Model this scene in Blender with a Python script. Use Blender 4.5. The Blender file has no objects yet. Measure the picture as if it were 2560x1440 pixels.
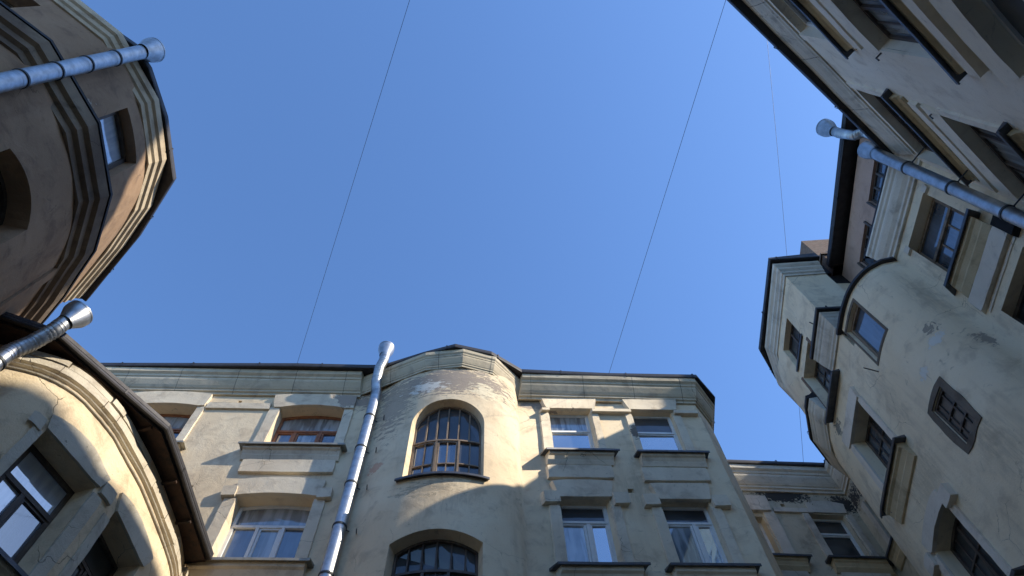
import bpy, bmesh, math, random
from mathutils import Vector, Matrix, noise
from mathutils.geometry import delaunay_2d_cdt
random.seed(7)
R = math.radians
sc = bpy.context.scene
C = sc.collection
# ------------------------------------------------------------ camera, sky, sun, exposure
# origin of the scene = the photographer's eye; +Y towards the facade with the round bay, ground 1.6 m below
U = Vector((-52., 780., -1800.)).normalized()            # world up seen from the camera
F = Vector((0, 0, -1.)); Y = (F - F.dot(U)*U).normalized(); X = Y.cross(U)
cam = bpy.data.cameras.new("camera"); co = bpy.data.objects.new("camera", cam); C.objects.link(co)
co.matrix_world = Matrix((X, Y, U)).to_4x4()
cam.sensor_width = 36; cam.lens = 36*1800/2560.; cam.clip_end = 2000; cam.clip_start = .05
sc.camera = co
SUN = Vector((1.03, -.251, .74)).normalized()
w = bpy.data.worlds.new("World"); sc.world = w; w.use_nodes = True
nt = w.node_tree; sky = nt.nodes.new("ShaderNodeTexSky"); sky.sky_type = 'NISHITA'; sky.sun_disc = False
sky.sun_elevation = math.asin(SUN.z); sky.sun_rotation = math.atan2(SUN.x, SUN.y)
sky.air_density = 1.0; sky.dust_density = .45; sky.ozone_density = 3.0; sky.altitude = 0
bg = nt.nodes["Background"]; bg.inputs[1].default_value = .136
tn = nt.nodes.new("ShaderNodeMix"); tn.data_type = 'RGBA'; tn.blend_type = 'MULTIPLY'; tn.inputs[0].default_value = 1
nt.links.new(sky.outputs[0], tn.inputs[6]); tn.inputs[7].default_value = (.73, .92, 1.13, 1); nt.links.new(tn.outputs[2], bg.inputs[0])
sl = bpy.data.lights.new("sun", 'SUN'); sl.energy = 3.6; sl.angle = R(.6); sl.color = (1, .90, .74)
so = bpy.data.objects.new("sun", sl); C.objects.link(so)
so.rotation_euler = SUN.to_track_quat('Z', 'Y').to_euler()
sc.view_settings.view_transform = 'Standard'; sc.view_settings.look = 'None'
sc.view_settings.exposure = 1.0; sc.view_settings.gamma = 1
G = -1.6                                                 # ground level

# ------------------------------------------------------------ materials
def newmat(name):
    m = bpy.data.materials.new(name); m.use_nodes = True
    return m, m.node_tree, m.node_tree.nodes["Principled BSDF"]
def N(t, kind, **kw):
    n = t.nodes.new(kind)
    for k, v in kw.items(): setattr(n, k, v)
    return n
def mixc(t, fac, a, b):
    n = t.nodes.new("ShaderNodeMix"); n.data_type = 'RGBA'
    for sock, v in ((n.inputs[0], fac), (n.inputs[6], a), (n.inputs[7], b)):
        if hasattr(v, 'links'): t.links.new(v, sock)
        else: sock.default_value = v if not isinstance(v, tuple) else (*v[:3], 1)
    return n.outputs[2]
def mth(t, op, a, b=0., c=None, clamp=False):
    n = N(t, "ShaderNodeMath", operation=op, use_clamp=clamp)
    for i, v in enumerate((a, b, c)):
        if v is None: continue
        if hasattr(v, 'links'): t.links.new(v, n.inputs[i])
        else: n.inputs[i].default_value = v
    return n.outputs[0]
def noisef(t, co, scale, detail=4, rough=.55, sc3=None, dist=0.):
    if sc3:
        mp = N(t, "ShaderNodeMapping"); mp.inputs['Scale'].default_value = sc3; t.links.new(co, mp.inputs[0]); co = mp.outputs[0]
    n = N(t, "ShaderNodeTexNoise"); n.inputs['Scale'].default_value = scale; n.inputs['Detail'].default_value = detail
    n.inputs['Roughness'].default_value = rough; n.inputs['Distortion'].default_value = dist
    t.links.new(co, n.inputs['Vector']); return n.outputs[0]
def ramp(t, v, a, b):
    n = N(t, "ShaderNodeMapRange"); n.interpolation_type = 'SMOOTHSTEP'
    n.inputs[1].default_value = a; n.inputs[2].default_value = b; t.links.new(v, n.inputs[0]); return n.outputs[0]
def plaster(name, base, dark, light, bump=.5, streak=.5, crack=.35, patches=(), peel=.0, grime=(.1, .085, .07)):
    """weathered painted plaster; patches = (centre, radius, colour, threshold, noise scale)"""
    m, t, b = newmat(name)
    co = N(t, "ShaderNodeTexCoord").outputs['Object']
    big = noisef(t, co, .55, 5, .6); med = noisef(t, co, 2.3, 6, .62, dist=.4); fine = noisef(t, co, 38, 4, .7)
    stre = noisef(t, co, 1.6, 5, .65, (1.6, 1.6, .16))
    c = mixc(t, ramp(t, big, .38, .68), base, light)
    c = mixc(t, mth(t, 'MULTIPLY', ramp(t, med, .48, .72), .7), c, dark)
    c = mixc(t, mth(t, 'MULTIPLY', ramp(t, stre, .52, .78), streak), c, dark)
    blot = noisef(t, co, 5.5, 7, .7, dist=1.2)
    c = mixc(t, mth(t, 'MULTIPLY', ramp(t, blot, .6, .72), .38), c, grime)
    c = mixc(t, mth(t, 'MULTIPLY', ramp(t, noisef(t, co, 14, 5, .7), .58, .75), .22), c, light)
    h = mth(t, 'ADD', mth(t, 'MULTIPLY', fine, .35), mth(t, 'MULTIPLY', med, 1.3))
    wv = N(t, "ShaderNodeTexVoronoi", feature='DISTANCE_TO_EDGE'); wv.inputs['Scale'].default_value = .85
    wob = N(t, "ShaderNodeTexNoise"); wob.inputs['Scale'].default_value = 3.; wob.inputs['Detail'].default_value = 5
    t.links.new(co, wob.inputs['Vector'])
    va = N(t, "ShaderNodeVectorMath", operation='MULTIPLY_ADD'); t.links.new(wob.outputs[1], va.inputs[0])
    va.inputs[1].default_value = (.28, .28, .28); t.links.new(co, va.inputs[2]); t.links.new(va.outputs[0], wv.inputs['Vector'])
    cr = mth(t, 'MULTIPLY', mth(t, 'SUBTRACT', 1., ramp(t, wv.outputs[0], .0015, .0055)), ramp(t, noisef(t, co, .7, 2), .52, .6))
    c = mixc(t, mth(t, 'MULTIPLY', cr, crack), c, (.05, .04, .035))
    h = mth(t, 'SUBTRACT', h, mth(t, 'MULTIPLY', cr, .6*min(1, crack*2)))
    rag = noisef(t, co, 5., 8, .72, dist=.8)
    for (ctr, rad, col, th, ns) in patches:
        d = N(t, "ShaderNodeVectorMath", operation='DISTANCE'); t.links.new(co, d.inputs[0]); d.inputs[1].default_value = ctr
        if isinstance(rad, tuple):
            mp = N(t, "ShaderNodeMapping"); mp.inputs['Scale'].default_value = tuple(1/r for r in rad); t.links.new(co, mp.inputs[0])
            t.links.new(mp.outputs[0], d.inputs[0]); d.inputs[1].default_value = tuple(a/r for a, r in zip(ctr, rad)); rr = 1.
        else: rr = rad
        fall = mth(t, 'SUBTRACT', 1., mth(t, 'DIVIDE', d.outputs['Value'], rr), clamp=True)
        rg = rag if ns == 5 else noisef(t, co, 5, 8, .72, ns, .5) if isinstance(ns, tuple) else noisef(t, co, ns, 7, .7, dist=.6)
        v = mth(t, 'ADD', mth(t, 'MULTIPLY', fall, .3 if isinstance(ns, tuple) else .55), rg); th = th-.11 if isinstance(ns, tuple) else th
        soft = ns == (3, 3, .5)
        mk = mth(t, 'MULTIPLY', ramp(t, v, th-.12, th+.2), mth(t, 'MULTIPLY', ramp(t, fall, 0., .5), .4)) if soft else mth(t, 'MULTIPLY', ramp(t, v, th, th+.03), ramp(t, fall, 0., .12))
        c = mixc(t, mk, c, col); h = h if soft else mth(t, 'SUBTRACT', h, mth(t, 'MULTIPLY', mk, .9))
    if peel:
        v = ramp(t, rag, .66, .68); c = mixc(t, mth(t, 'MULTIPLY', v, peel), c, grime)
        h = mth(t, 'SUBTRACT', h, mth(t, 'MULTIPLY', v, .5*peel))
    t.links.new(c, b.inputs['Base Color']); b.inputs['Roughness'].default_value = .93
    b.inputs['Specular IOR Level'].default_value = .2
    bp = N(t, "ShaderNodeBump"); bp.inputs['Strength'].default_value = bump; bp.inputs['Distance'].default_value = .03
    t.links.new(h, bp.inputs['Height']); t.links.new(bp.outputs[0], b.inputs['Normal'])
    return m
def metal(name, col, rough=.4, met=.9, var=.3, scale=6):
    m, t, b = newmat(name); co = N(t, "ShaderNodeTexCoord").outputs['Object']
    n = noisef(t, co, scale, 5, .65); s = noisef(t, co, 2.5, 4, .6, (3, 3, .5))
    c = mixc(t, ramp(t, n, .35, .7), col, tuple(x*(1-var) for x in col))
    c = mixc(t, mth(t, 'MULTIPLY', ramp(t, s, .55, .75), .4), c, tuple(x*.55 for x in col))
    t.links.new(c, b.inputs['Base Color']); b.inputs['Metallic'].default_value = met
    t.links.new(mth(t, 'ADD', mth(t, 'MULTIPLY', n, .25), rough-.12), b.inputs['Roughness'])
    bp = N(t, "ShaderNodeBump"); bp.inputs['Strength'].default_value = .25; bp.inputs['Distance'].default_value = .01
    t.links.new(s, bp.inputs['Height']); t.links.new(bp.outputs[0], b.inputs['Normal'])
    return m
def wood(name, col, dark, rough=.6):
    m, t, b = newmat(name); co = N(t, "ShaderNodeTexCoord").outputs['Object']
    n = noisef(t, co, 7, 6, .7, (1, 1, .3)); c = mixc(t, ramp(t, n, .4, .7), col, dark)
    t.links.new(c, b.inputs['Base Color']); b.inputs['Roughness'].default_value = rough
    return m
def glass(name, col, col2, refl, curtain=0., rough=.03):
    """window pane seen from outside: dim room or curtain behind a mirror-like surface"""
    m, t, b = newmat(name); co = N(t, "ShaderNodeTexCoord").outputs['Object']
    n = noisef(t, co, 1.1, 3, .5)
    fold = noisef(t, co, 9, 3, .5, (1, 1, .12))
    c = mixc(t, ramp(t, n, .42, .6), col, col2)
    if curtain: c = mixc(t, mth(t, 'MULTIPLY', ramp(t, fold, .4, .65), curtain), c, tuple(min(1, x*2.2) for x in col2))
    t.links.new(c, b.inputs['Base Color']); b.inputs['Roughness'].default_value = .6
    gl = N(t, "ShaderNodeBsdfGlossy"); gl.inputs['Roughness'].default_value = rough; gl.inputs['Color'].default_value = (.93, .96, 1, 1)
    fr = N(t, "ShaderNodeFresnel"); fr.inputs['IOR'].default_value = 1.5
    wb = N(t, "ShaderNodeBump"); wb.inputs['Strength'].default_value = .06; wb.inputs['Distance'].default_value = .03
    t.links.new(noisef(t, co, 1.7, 2, .4), wb.inputs['Height']); t.links.new(wb.outputs[0], gl.inputs['Normal'])
    mx = N(t, "ShaderNodeMixShader"); t.links.new(mth(t, 'ADD', mth(t, 'MULTIPLY', fr.outputs[0], 1.1), refl, clamp=True), mx.inputs[0])
    t.links.new(b.outputs[0], mx.inputs[1]); t.links.new(gl.outputs[0], mx.inputs[2])
    out = [n for n in t.nodes if n.type == 'OUTPUT_MATERIAL'][0]; t.links.new(mx.outputs[0], out.inputs[0])
    return m
GREY = (.34, .285, .235)
M = {}
M['yellow'] = plaster('yellow_plaster', (.70, .565, .385), (.48, .38, .265), (.77, .655, .47), crack=.25, patches=[
    ((-1.9, 9.8, 16.55), (2.6, 1.6, .9), GREY, .70, (.7, .7, 2.4)), ((-3.2, 10.1, 15.9), (.9, .8, 1.9), (.42, .35, .27), .74, (.8, .8, 2.0)),
    ((-2.4, 9.75, 16.35), (.9, 1.0, .45), (.72, .68, .60), .76, (.9, .9, 2.2)), ((-.9, 10.0, 16.2), (.8, .9, .6), (.75, .66, .48), .76, (.9, .9, 2.2)),
    ((.6, 10.9, 16.85), (1.0, .6, .35), GREY, .72, (.7, .7, 2.4)), ((-4.3, 10.4, 16.85), (1.5, .6, .5), GREY, .74, (.7, .7, 2.)),
    ((-2.0, 9.8, 12.2), (1.3, .8, .5), (.50, .42, .30), .80, (.8, .8, 2.)), ((-3.4, 10.1, 13.5), (.3, .4, .3), (.62, .40, .28), .74, 9),
    ((-1.7, 9.75, 12.0), (1.0, .6, .9), (.36, .29, .21), .74, (3, 3, .5)), ((2.6, 11.1, 13.4), (.5, .4, .8), (.34, .28, .2), .74, (3, 3, .5)), ((1.6, 11.0, 12.6), (.3, .4, 1.2), (.36, .3, .22), .74, (3, 3, .5)), ((-4.9, 10.3, 13.6), (.5, .4, 1.2), (.38, .31, .22), .74, (3, 3, .5)), ((3.9, 11.2, 13.0), (.4, .4, 1.6), (.36, .3, .22), .76, (3, 3, .5)), ((-8.2, 10, 15.2), (.5, .4, 1.4), (.4, .32, .23), .76, (3, 3, .5))])
M['trim'] = plaster('trim_plaster', (.62, .53, .40), (.40, .33, .25), (.73, .645, .50), streak=.65, crack=.6, peel=.35, patches=[
    ((-4.45, 10.3, 16.9), (.9, .6, .7), GREY, .72, 5), ((2.95, 11.1, 15.6), (.28, .3, .6), (.2, .17, .14), .78, 5)])
M['cornice'] = plaster('cornice_plaster', (.50, .43, .31), (.30, .255, .20), (.62, .54, .41), streak=.3, crack=.5, peel=.3)
M['yellow3'] = plaster('old_yellow_plaster', (.80, .66, .46), (.54, .435, .31), (.84, .72, .53), streak=.6, crack=.5, patches=[
    ((7.45, 6.4, 11.2), (.45, .45, .33), (.74, .70, .62), .86, 9), ((7.2, 6.95, 11.0), (.4, .4, .3), (.72, .68, .6), .86, 9),
    ((7.5, 6.35, 11.5), (.6, .6, .55), (.38, .32, .25), .94, 5), ((7.9, 6.1, 10.6), (.5, .5, .9), (.40, .34, .27), .92, 5), ((7.2, 9.9, 13.6), (.5, .5, .5), (.26, .24, .2), .86, 9),
    ((7.2, 8.8, 10.2), (.4, .9, 1.1), (.34, .28, .2), .72, (3, 3, .5)), ((7.25, 7.0, 8.9), (.4, .6, .9), (.34, .28, .2), .74, (3, 3, .5)), ((8.2, 5.6, 12.8), (.5, .5, 1.2), (.32, .26, .19), .74, (3, 3, .5)), ((7.9, 6.1, 12.4), (.4, .4, 1.4), (.36, .3, .22), .74, (3, 3, .5)),
    ((7.2, 8.0, 12.0), (.4, .5, 1.4), (.42, .35, .26), .74, (3, 3, .5)), ((7.3, 10.5, 11.5), (.5, .6, 1.6), (.36, .3, .22), .74, (3, 3, .5)), ((7.2, 8.6, 16.8), (.4, .8, .8), (.42, .36, .28), .76, (3, 3, .5))])
M['cornice3'] = plaster('grey_cornice', (.60, .55, .46), (.33, .30, .26), (.72, .67, .57), streak=.3, crack=.4, peel=.2)
M['trim3'] = plaster('pale_trim', (.68, .59, .48), (.44, .37, .29), (.76, .68, .57), crack=.5, peel=.3)
M['ochre'] = plaster('ochre_moulding', (.58, .46, .29), (.36, .27, .17), (.66, .54, .36), crack=.3)
M['beige4'] = plaster('pale_beige_plaster', (.82, .72, .57), (.60, .51, .40), (.86, .78, .65), streak=.4, crack=.2, bump=.35)
M['brown5'] = plaster('brown_plaster', (.32, .21, .13), (.19, .125, .085), (.42, .285, .18), crack=.4, streak=.4, patches=[
    ((-7.5, 3.2, 12.9), (.9, .6, .55), (.55, .48, .38), .93, 9), ((-7.2, 1.6, 12.9), (.6, .6, .5), (.5, .44, .36), .93, 9), ((-7.6, 2.2, 11.0), (.3, .9, .7), (.45, .4, .34), .95, 9)])
M['cornice5'] = plaster('shade_painted_cornice', (.15, .11, .08), (.07, .055, .045), (.30, .235, .165), crack=.5, streak=.4)  # lower cornice, its shade painted in as a darker colour
M['cornice5b'] = plaster('sun_painted_cornice', (.46, .37, .25), (.27, .21, .15), (.58, .48, .34), crack=.4)  # upper cornice, sunlight painted in as a lighter colour
M['cream6'] = plaster('cream_plaster', (.68, .53, .345), (.42, .32, .21), (.77, .63, .43), crack=.6, streak=.6, bump=.8, peel=.2)
M['trim6'] = plaster('worn_trim', (.52, .46, .36), (.32, .27, .21), (.63, .57, .46), crack=.45, peel=.5, bump=.9)
M['mauve'] = plaster('mauve_plaster', (.46, .31, .24), (.33, .22, .17), (.52, .36, .28), crack=.2, streak=.3)
M['damp'] = plaster('damp_plaster', (.50, .44, .33), (.27, .235, .18), (.60, .53, .40), crack=.8, streak=.7, patches=[
    ((7.6, 14.5, 16.9), (1.3, .8, .55), (.05, .048, .045), .72, 9), ((9.3, 14.6, 16.6), (.9, 1.2, .8), (.07, .065, .06), .78, 9)])
M['damptrim'] = plaster('damp_trim', (.52, .47, .39), (.27, .24, .21), (.67, .62, .54), crack=.8, streak=.7, peel=.8, grime=(.06, .055, .05), patches=[
    ((7.9, 14.3, 16.8), (1.4, .8, .6), (.06, .055, .05), .74, 9)])
M['zinc'] = metal('galvanised_zinc', (.48, .49, .50), .42, .95, .3)
M['jointdirt'] = plaster('joint_dirt', (.16, .15, .13), (.1, .09, .08), (.3, .28, .25))
M['seam'] = metal('dark_seam', (.08, .085, .09), .55, .6)
M['roof'] = metal('dark_roof_metal', (.045, .042, .045), .6, .35, .3)
M['lip'] = metal('sill_flashing', (.10, .105, .12), .5, .5, .3)
M['lippale'] = metal('pale_sill_flashing', (.34, .32, .27), .55, .4, .3)
M['black'] = metal('black_void', (.012, .012, .014), .9, 0)
M['pvc'] = metal('white_frame', (.68, .69, .68), .35, 0, .08)
M['brownwood'] = wood('brown_timber', (.30, .115, .045), (.17, .06, .03))
M['darkwood'] = wood('dark_timber', (.055, .04, .032), (.11, .085, .065))
M['greywood'] = wood('worn_timber', (.25, .185, .13), (.10, .075, .055), .8)
M['rust'] = wood('rusty_boards', (.05, .026, .016), (.014, .012, .010), .95)
M['g_sky'] = glass('glass_reflecting_sky', (.05, .065, .08), (.10, .12, .14), .42)
M['g_dark'] = glass('glass_over_dark_room', (.010, .012, .014), (.035, .038, .04), .0)
M['g_mid'] = glass('glass_with_net_curtain', (.06, .075, .085), (.16, .18, .19), .12, .7)
M['g_blue'] = glass('bluish_glass', (.02, .03, .045), (.05, .07, .10), .13, .3)
M['g_pale'] = glass('sky_painted_glass', (.34, .41, .50), (.48, .55, .64), .22, .2)  # pale sky reflection painted into the base colour
M['g_dull'] = glass('dusty_dark_glass', (.05, .045, .04), (.09, .08, .07), -.05, 0, .25)
def brickmat():
    m, t, b = newmat('old_brick'); co = N(t, "ShaderNodeTexCoord").outputs['Object']
    sep = N(t, "ShaderNodeSeparateXYZ"); t.links.new(co, sep.inputs[0]); cb = N(t, "ShaderNodeCombineXYZ")
    t.links.new(mth(t, 'ADD', sep.outputs[0], sep.outputs[1]), cb.inputs[0]); t.links.new(sep.outputs[2], cb.inputs[1])
    k = N(t, "ShaderNodeTexBrick"); k.inputs['Scale'].default_value = 4; t.links.new(cb.outputs[0], k.inputs['Vector'])
    k.inputs['Color1'].default_value = (.17, .085, .055, 1); k.inputs['Color2'].default_value = (.22, .14, .10, 1); k.inputs['Mortar'].default_value = (.22, .19, .16, 1)
    t.links.new(mixc(t, mth(t, 'MULTIPLY', ramp(t, noisef(t, co, 6, 5), .45, .7), .6), k.outputs[0], (.12, .09, .07)), b.inputs['Base Color'])
    b.inputs['Roughness'].default_value = .95; return m
M['brick'] = brickmat()
def ground_mat():
    m, t, b = newmat('asphalt'); co = N(t, "ShaderNodeTexCoord").outputs['Object']
    t.links.new(mixc(t, ramp(t, noisef(t, co, 60, 5, .8), .4, .7), (.05, .05, .05), (.085, .08, .075)), b.inputs['Base Color']); b.inputs['Roughness'].default_value = .95
    return m

# ------------------------------------------------------------ mesh helpers
class MB:
    def __init__(s): s.v = []; s.f = []; s.n = []; s.mi = []
    def add(s, vs, fs, ns=None, mi=0):
        o = len(s.v); s.v += [tuple(p) for p in vs]; s.f += [tuple(i+o for i in f) for f in fs]
        s.n += [tuple(n) for n in ns] if ns else [(0, 0, 0)]*len(vs); s.mi += [mi]*len(fs); return s
    def build(s, name, mat, parent=None, label=None):
        me = bpy.data.meshes.new(name); me.from_pydata(s.v, [], s.f)
        for m_ in (mat if isinstance(mat, list) else [mat]): me.materials.append(M[m_] if isinstance(m_, str) else m_)
        for p, i in zip(me.polygons, s.mi): p.material_index = i
        if any(n != (0, 0, 0) for n in s.n):
            for p in me.polygons: p.use_smooth = any(s.n[v] != (0, 0, 0) for v in p.vertices)
            me.normals_split_custom_set([s.n[l.vertex_index] for l in me.loops])
        me.update(); o = bpy.data.objects.new(name, me); C.objects.link(o)
        if parent: o.parent = parent
        if label: o['label'] = label
        return o
def thing(name, loc, label, cat, group=None):
    """Empty at the base; children keep world coordinates through a parent inverse"""
    o = bpy.data.objects.new(name, None); C.objects.link(o); o.location = loc; o['label'] = label; o['category'] = cat
    if group: o['group'] = group
    o.empty_display_size = .2
    return o
def unparent_shift(root):
    inv = Matrix.Translation(-Vector(root.location))
    for ch in root.children: ch.matrix_parent_inverse = inv

class Wall:
    """a vertical wall over a plan polyline. s runs along it (nominal length), o is outward, towards the court"""
    def __init__(w, pts, side=1, curved=(), hard=(), wob=.012):
        w.side = side; w.pts = [Vector(p) for p in pts]; w.holes = []; w.curvedflag = bool(curved); w.wob = wob
        S = [0.]
        for a, b in zip(w.pts, w.pts[1:]): S.append(S[-1]+(b-a).length)
        w.S = S; P = w.pts; n = len(P); smp = []
        for i in range(n-1):
            L = S[i+1]-S[i]
            if i in curved:
                p0 = P[i-1] if i > 0 else P[i]*2-P[i+1]; p3 = P[i+2] if i+2 < n else P[i+1]*2-P[i]
                # keep the curve inside its own span when the neighbours are long straight runs
                if (P[i]-p0).length > 1.6*L: p0 = P[i]-(P[i]-p0).normalized()*L
                if (p3-P[i+1]).length > 1.6*L: p3 = P[i+1]+(p3-P[i+1]).normalized()*L
                for k in range(4):
                    t = k/4.
                    q = .5*((2*P[i])+(-p0+P[i+1])*t+(2*p0-5*P[i]+4*P[i+1]-p3)*t*t+(-p0+3*P[i]-3*P[i+1]+p3)*t**3)
                    smp.append((S[i]+t*L, q, False))
            else:
                smp.append((S[i], P[i], i in hard))
                if i in hard and L > 1.2: smp.append((S[i]+.4, P[i]+(P[i+1]-P[i])*(.4/L), False))
                if (i+1) in hard and L > 1.2: smp.append((S[i+1]-.4, P[i+1]-(P[i+1]-P[i])*(.4/L), False))
        smp.append((S[-1], P[-1], False)); w.smp = []
        for k, (s, q, h) in enumerate(smp):
            d0 = (q-smp[k-1][1]).normalized() if k else None; d1 = (smp[k+1][1]-q).normalized() if k+1 < len(smp) else None
            d0 = d0 or d1; d1 = d1 or d0; n0 = Vector((d0.y, -d0.x))*side; n1 = Vector((d1.y, -d1.x))*side
            nn = (n0+n1).normalized(); nn = nn/max(.35, nn.dot(n0)); w.smp.append((s, q, nn))
        w.len = S[-1]
    def at(w, s):
        m = w.smp
        if s <= m[0][0]: i = 0
        elif s >= m[-1][0]: i = len(m)-2
        else:
            i = 0
            while m[i+1][0] < s: i += 1
        t = (s-m[i][0])/(m[i+1][0]-m[i][0]); tn = min(1, max(0, t))
        return m[i][1].lerp(m[i+1][1], t) if 0 <= t <= 1 else m[i][1]+(m[i+1][1]-m[i][1])*t, m[i][2].lerp(m[i+1][2], tn)
    def map(w, s, z, o=0.):
        p, n = w.at(s); oo = o
        if w.wob: oo += w.wob*noise.noise(Vector((p.x*.9, p.y*.9, z*.7)))+.35*w.wob*noise.noise(Vector((p.x*4, p.y*4, z*4)))
        return Vector((p.x+n.x*oo, p.y+n.y*oo, z))
    def nrm(w, s):
        n = w.at(s)[1].normalized(); return (n.x, n.y, 0)
    def cuts(w, a, b, step=.6):
        c = [m[0] for m in w.smp if a+1e-4 < m[0] < b-1e-4]
        k = [a]+c+[b]; out = []
        for p, q in zip(k, k[1:]):
            m = max(1, math.ceil((q-p)/step)); out += [p+(q-p)*i/m for i in range(m)]
        return out[1:]
def inside(p, poly):
    c = False; n = len(poly); j = n-1
    for i in range(n):
        a, b = poly[i], poly[j]
        if (a[1] > p[1]) != (b[1] > p[1]) and p[0] < (b[0]-a[0])*(p[1]-a[1])/(b[1]-a[1])+a[0]: c = not c
        j = i
    return c
def sheet(W, mb, outline, holes=(), o=0., stepz=.8, step=.6, mi=0):
    """flat sheet with holes in (s,z), bent along the wall"""
    vs = []; es = []
    def loop(p):
        b = len(vs); vs.extend(Vector(q) for q in p); es.extend((b+i, b+(i+1) % len(p)) for i in range(len(p)))
    loop(outline)
    for h in holes: loop(h)
    a = min(p[0] for p in outline); b = max(p[0] for p in outline); c = min(p[1] for p in outline); d = max(p[1] for p in outline)
    for s in W.cuts(a, b, step):
        k = len(vs); vs.extend((Vector((s, c-.1)), Vector((s, d+.1)))); es.append((k, k+1))
    nz = int((d-c)/stepz)
    for i in range(1, nz):
        z = c+(d-c)*i/nz; k = len(vs); vs.extend((Vector((a-.1, z)), Vector((b+.1, z)))); es.append((k, k+1))
    V, E_, Fc, *_ = delaunay_2d_cdt(vs, es, [], 0, 1e-5)
    keep = []
    for f in Fc:
        cx = sum(V[i][0] for i in f)/len(f); cz = sum(V[i][1] for i in f)/len(f)
        if inside((cx, cz), outline) and not any(inside((cx, cz), h) for h in holes): keep.append(f)
    used = sorted({i for f in keep for i in f}); rm = {i: k for k, i in enumerate(used)}
    P = [W.map(V[i][0], V[i][1], o) for i in used]
    fs = []
    for f in keep:
        g = [rm[i] for i in f]; nn = (P[g[1]]-P[g[0]]).cross(P[g[2]]-P[g[0]]); q = W.at(V[f[0]][0])[1]
        if nn.x*q.x+nn.y*q.y < 0: g.reverse()
        fs.append(g)
    mb.add(P, fs, [W.nrm(V[i][0]) for i in used] if W.curvedflag else None, mi)
def rim(W, mb, outline, o0, o1, mi=0, inward=False):
    """the edge band of an outline between two depths"""
    n = len(outline)
    for i in range(n):
        a, b = outline[i], outline[(i+1) % n]; m = max(1, math.ceil(abs(b[0]-a[0])/.35))
        for k in range(m):
            p = (a[0]+(b[0]-a[0])*k/m, a[1]+(b[1]-a[1])*k/m); q = (a[0]+(b[0]-a[0])*(k+1)/m, a[1]+(b[1]-a[1])*(k+1)/m)
            mb.add([W.map(*p, o0), W.map(*q, o0), W.map(*q, o1), W.map(*p, o1)], [(0, 1, 2, 3)], None, mi)
def prism(W, mb, outline, o0, o1, holes=(), mi=0):
    sheet(W, mb, outline, holes, o1, 99, 9, mi); rim(W, mb, outline, o0, o1, mi)
    for h in holes: rim(W, mb, h, o0, o1, mi)
def rect(a, b, c, d): return [(a, c), (b, c), (b, d), (a, d)]
def box(W, mb, a, b, c, d, o0, o1, mi=0): prism(W, mb, rect(a, b, c, d), o0, o1, (), mi)
def worn(out, amt=.009, step=.16):
    """hand-run plaster edge: outline subdivided and nudged by noise, corners knocked off"""
    r = []; n = len(out)
    for i in range(n):
        a, b = out[i], out[(i+1) % n]; L = math.hypot(b[0]-a[0], b[1]-a[1]); m = max(1, int(L/step))
        for k in range(m):
            t = (k+(.08 if k == 0 and L > .1 else 0))/m; x, z = a[0]+(b[0]-a[0])*t, a[1]+(b[1]-a[1])*t
            q = noise.noise_vector(Vector((x*5, z*5, 3.3)))*amt+noise.noise_vector(Vector((x*19, z*19, 1.3)))*amt*.7
            r.append((x+q.x, z+q.y))
    return r
def tbox(W, mb, a, b, c, d, o0, o1): prism(W, mb, worn(rect(a, b, c, d)), o0, o1)
def arched(a, b, c, d, rise, n=10):
    """rectangle a..b, c..d with a head rising by `rise` above d"""
    if rise <= 0: return rect(a, b, c, d)
    h = (b-a)/2; r = (h*h+rise*rise)/(2*rise); m = (a+b)/2; out = [(a, c), (b, c)]; th = math.asin(min(1, h/r))
    if rise > h*.98: th = math.pi/2 
    for i in range(n+1):
        t = th-2*th*i/n; out.append((m+r*math.sin(t), d+rise-r+r*math.cos(t)))
    return out
def profile(W, mb, s0, s1, prof, mi=0, caps=True, step=.7, jit=0.):
    """moulding: profile [(out, z)] swept along the wall"""
    ss = [s0]+W.cuts(s0, s1, step)+[s1]
    rows = [[W.map(s, z+jit*noise.noise(Vector((s*1.3, z, 5.))), o) for (o, z) in prof] for s in ss]
    n = len(prof)
    for r0, r1, sa, sb in zip(rows, rows[1:], ss, ss[1:]):
        for k in range(n-1):
            q = [r0[k], r1[k], r1[k+1], r0[k+1]]
            nn = None
            if W.curvedflag:
                t = (Vector((prof[k+1][0]-prof[k][0], prof[k+1][1]-prof[k][1]))).normalized()
                def sn(s):
                    x, y, _ = W.nrm(s); return (x*t.y, y*t.y, -t.x)
                nn = [sn(sa), sn(sb), sn(sb), sn(sa)]
                fn = (q[1]-q[0]).cross(q[3]-q[0])
                if fn.dot(Vector(nn[0])) < 0: q.reverse(); nn.reverse()
            mb.add(q, [(0, 1, 2, 3)], nn, mi)
    if caps:
        mb.add(rows[0], [tuple(range(n))]); mb.add(rows[-1], [tuple(range(n-1, -1, -1))])
        mb.mi[-2:] = [mi, mi]
def wallmesh(W, outline, name, mat, parent, holes=None, label=None, stepz=.8, step=.6):
    mb = MB(); hs = W.holes if holes is None else holes
    sheet(W, mb, outline, [h for h, d in hs], 0., stepz, step)
    for h, d in hs: rim(W, mb, h, 0., -d-.05)
    return mb.build(name, mat, parent, label)
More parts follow.
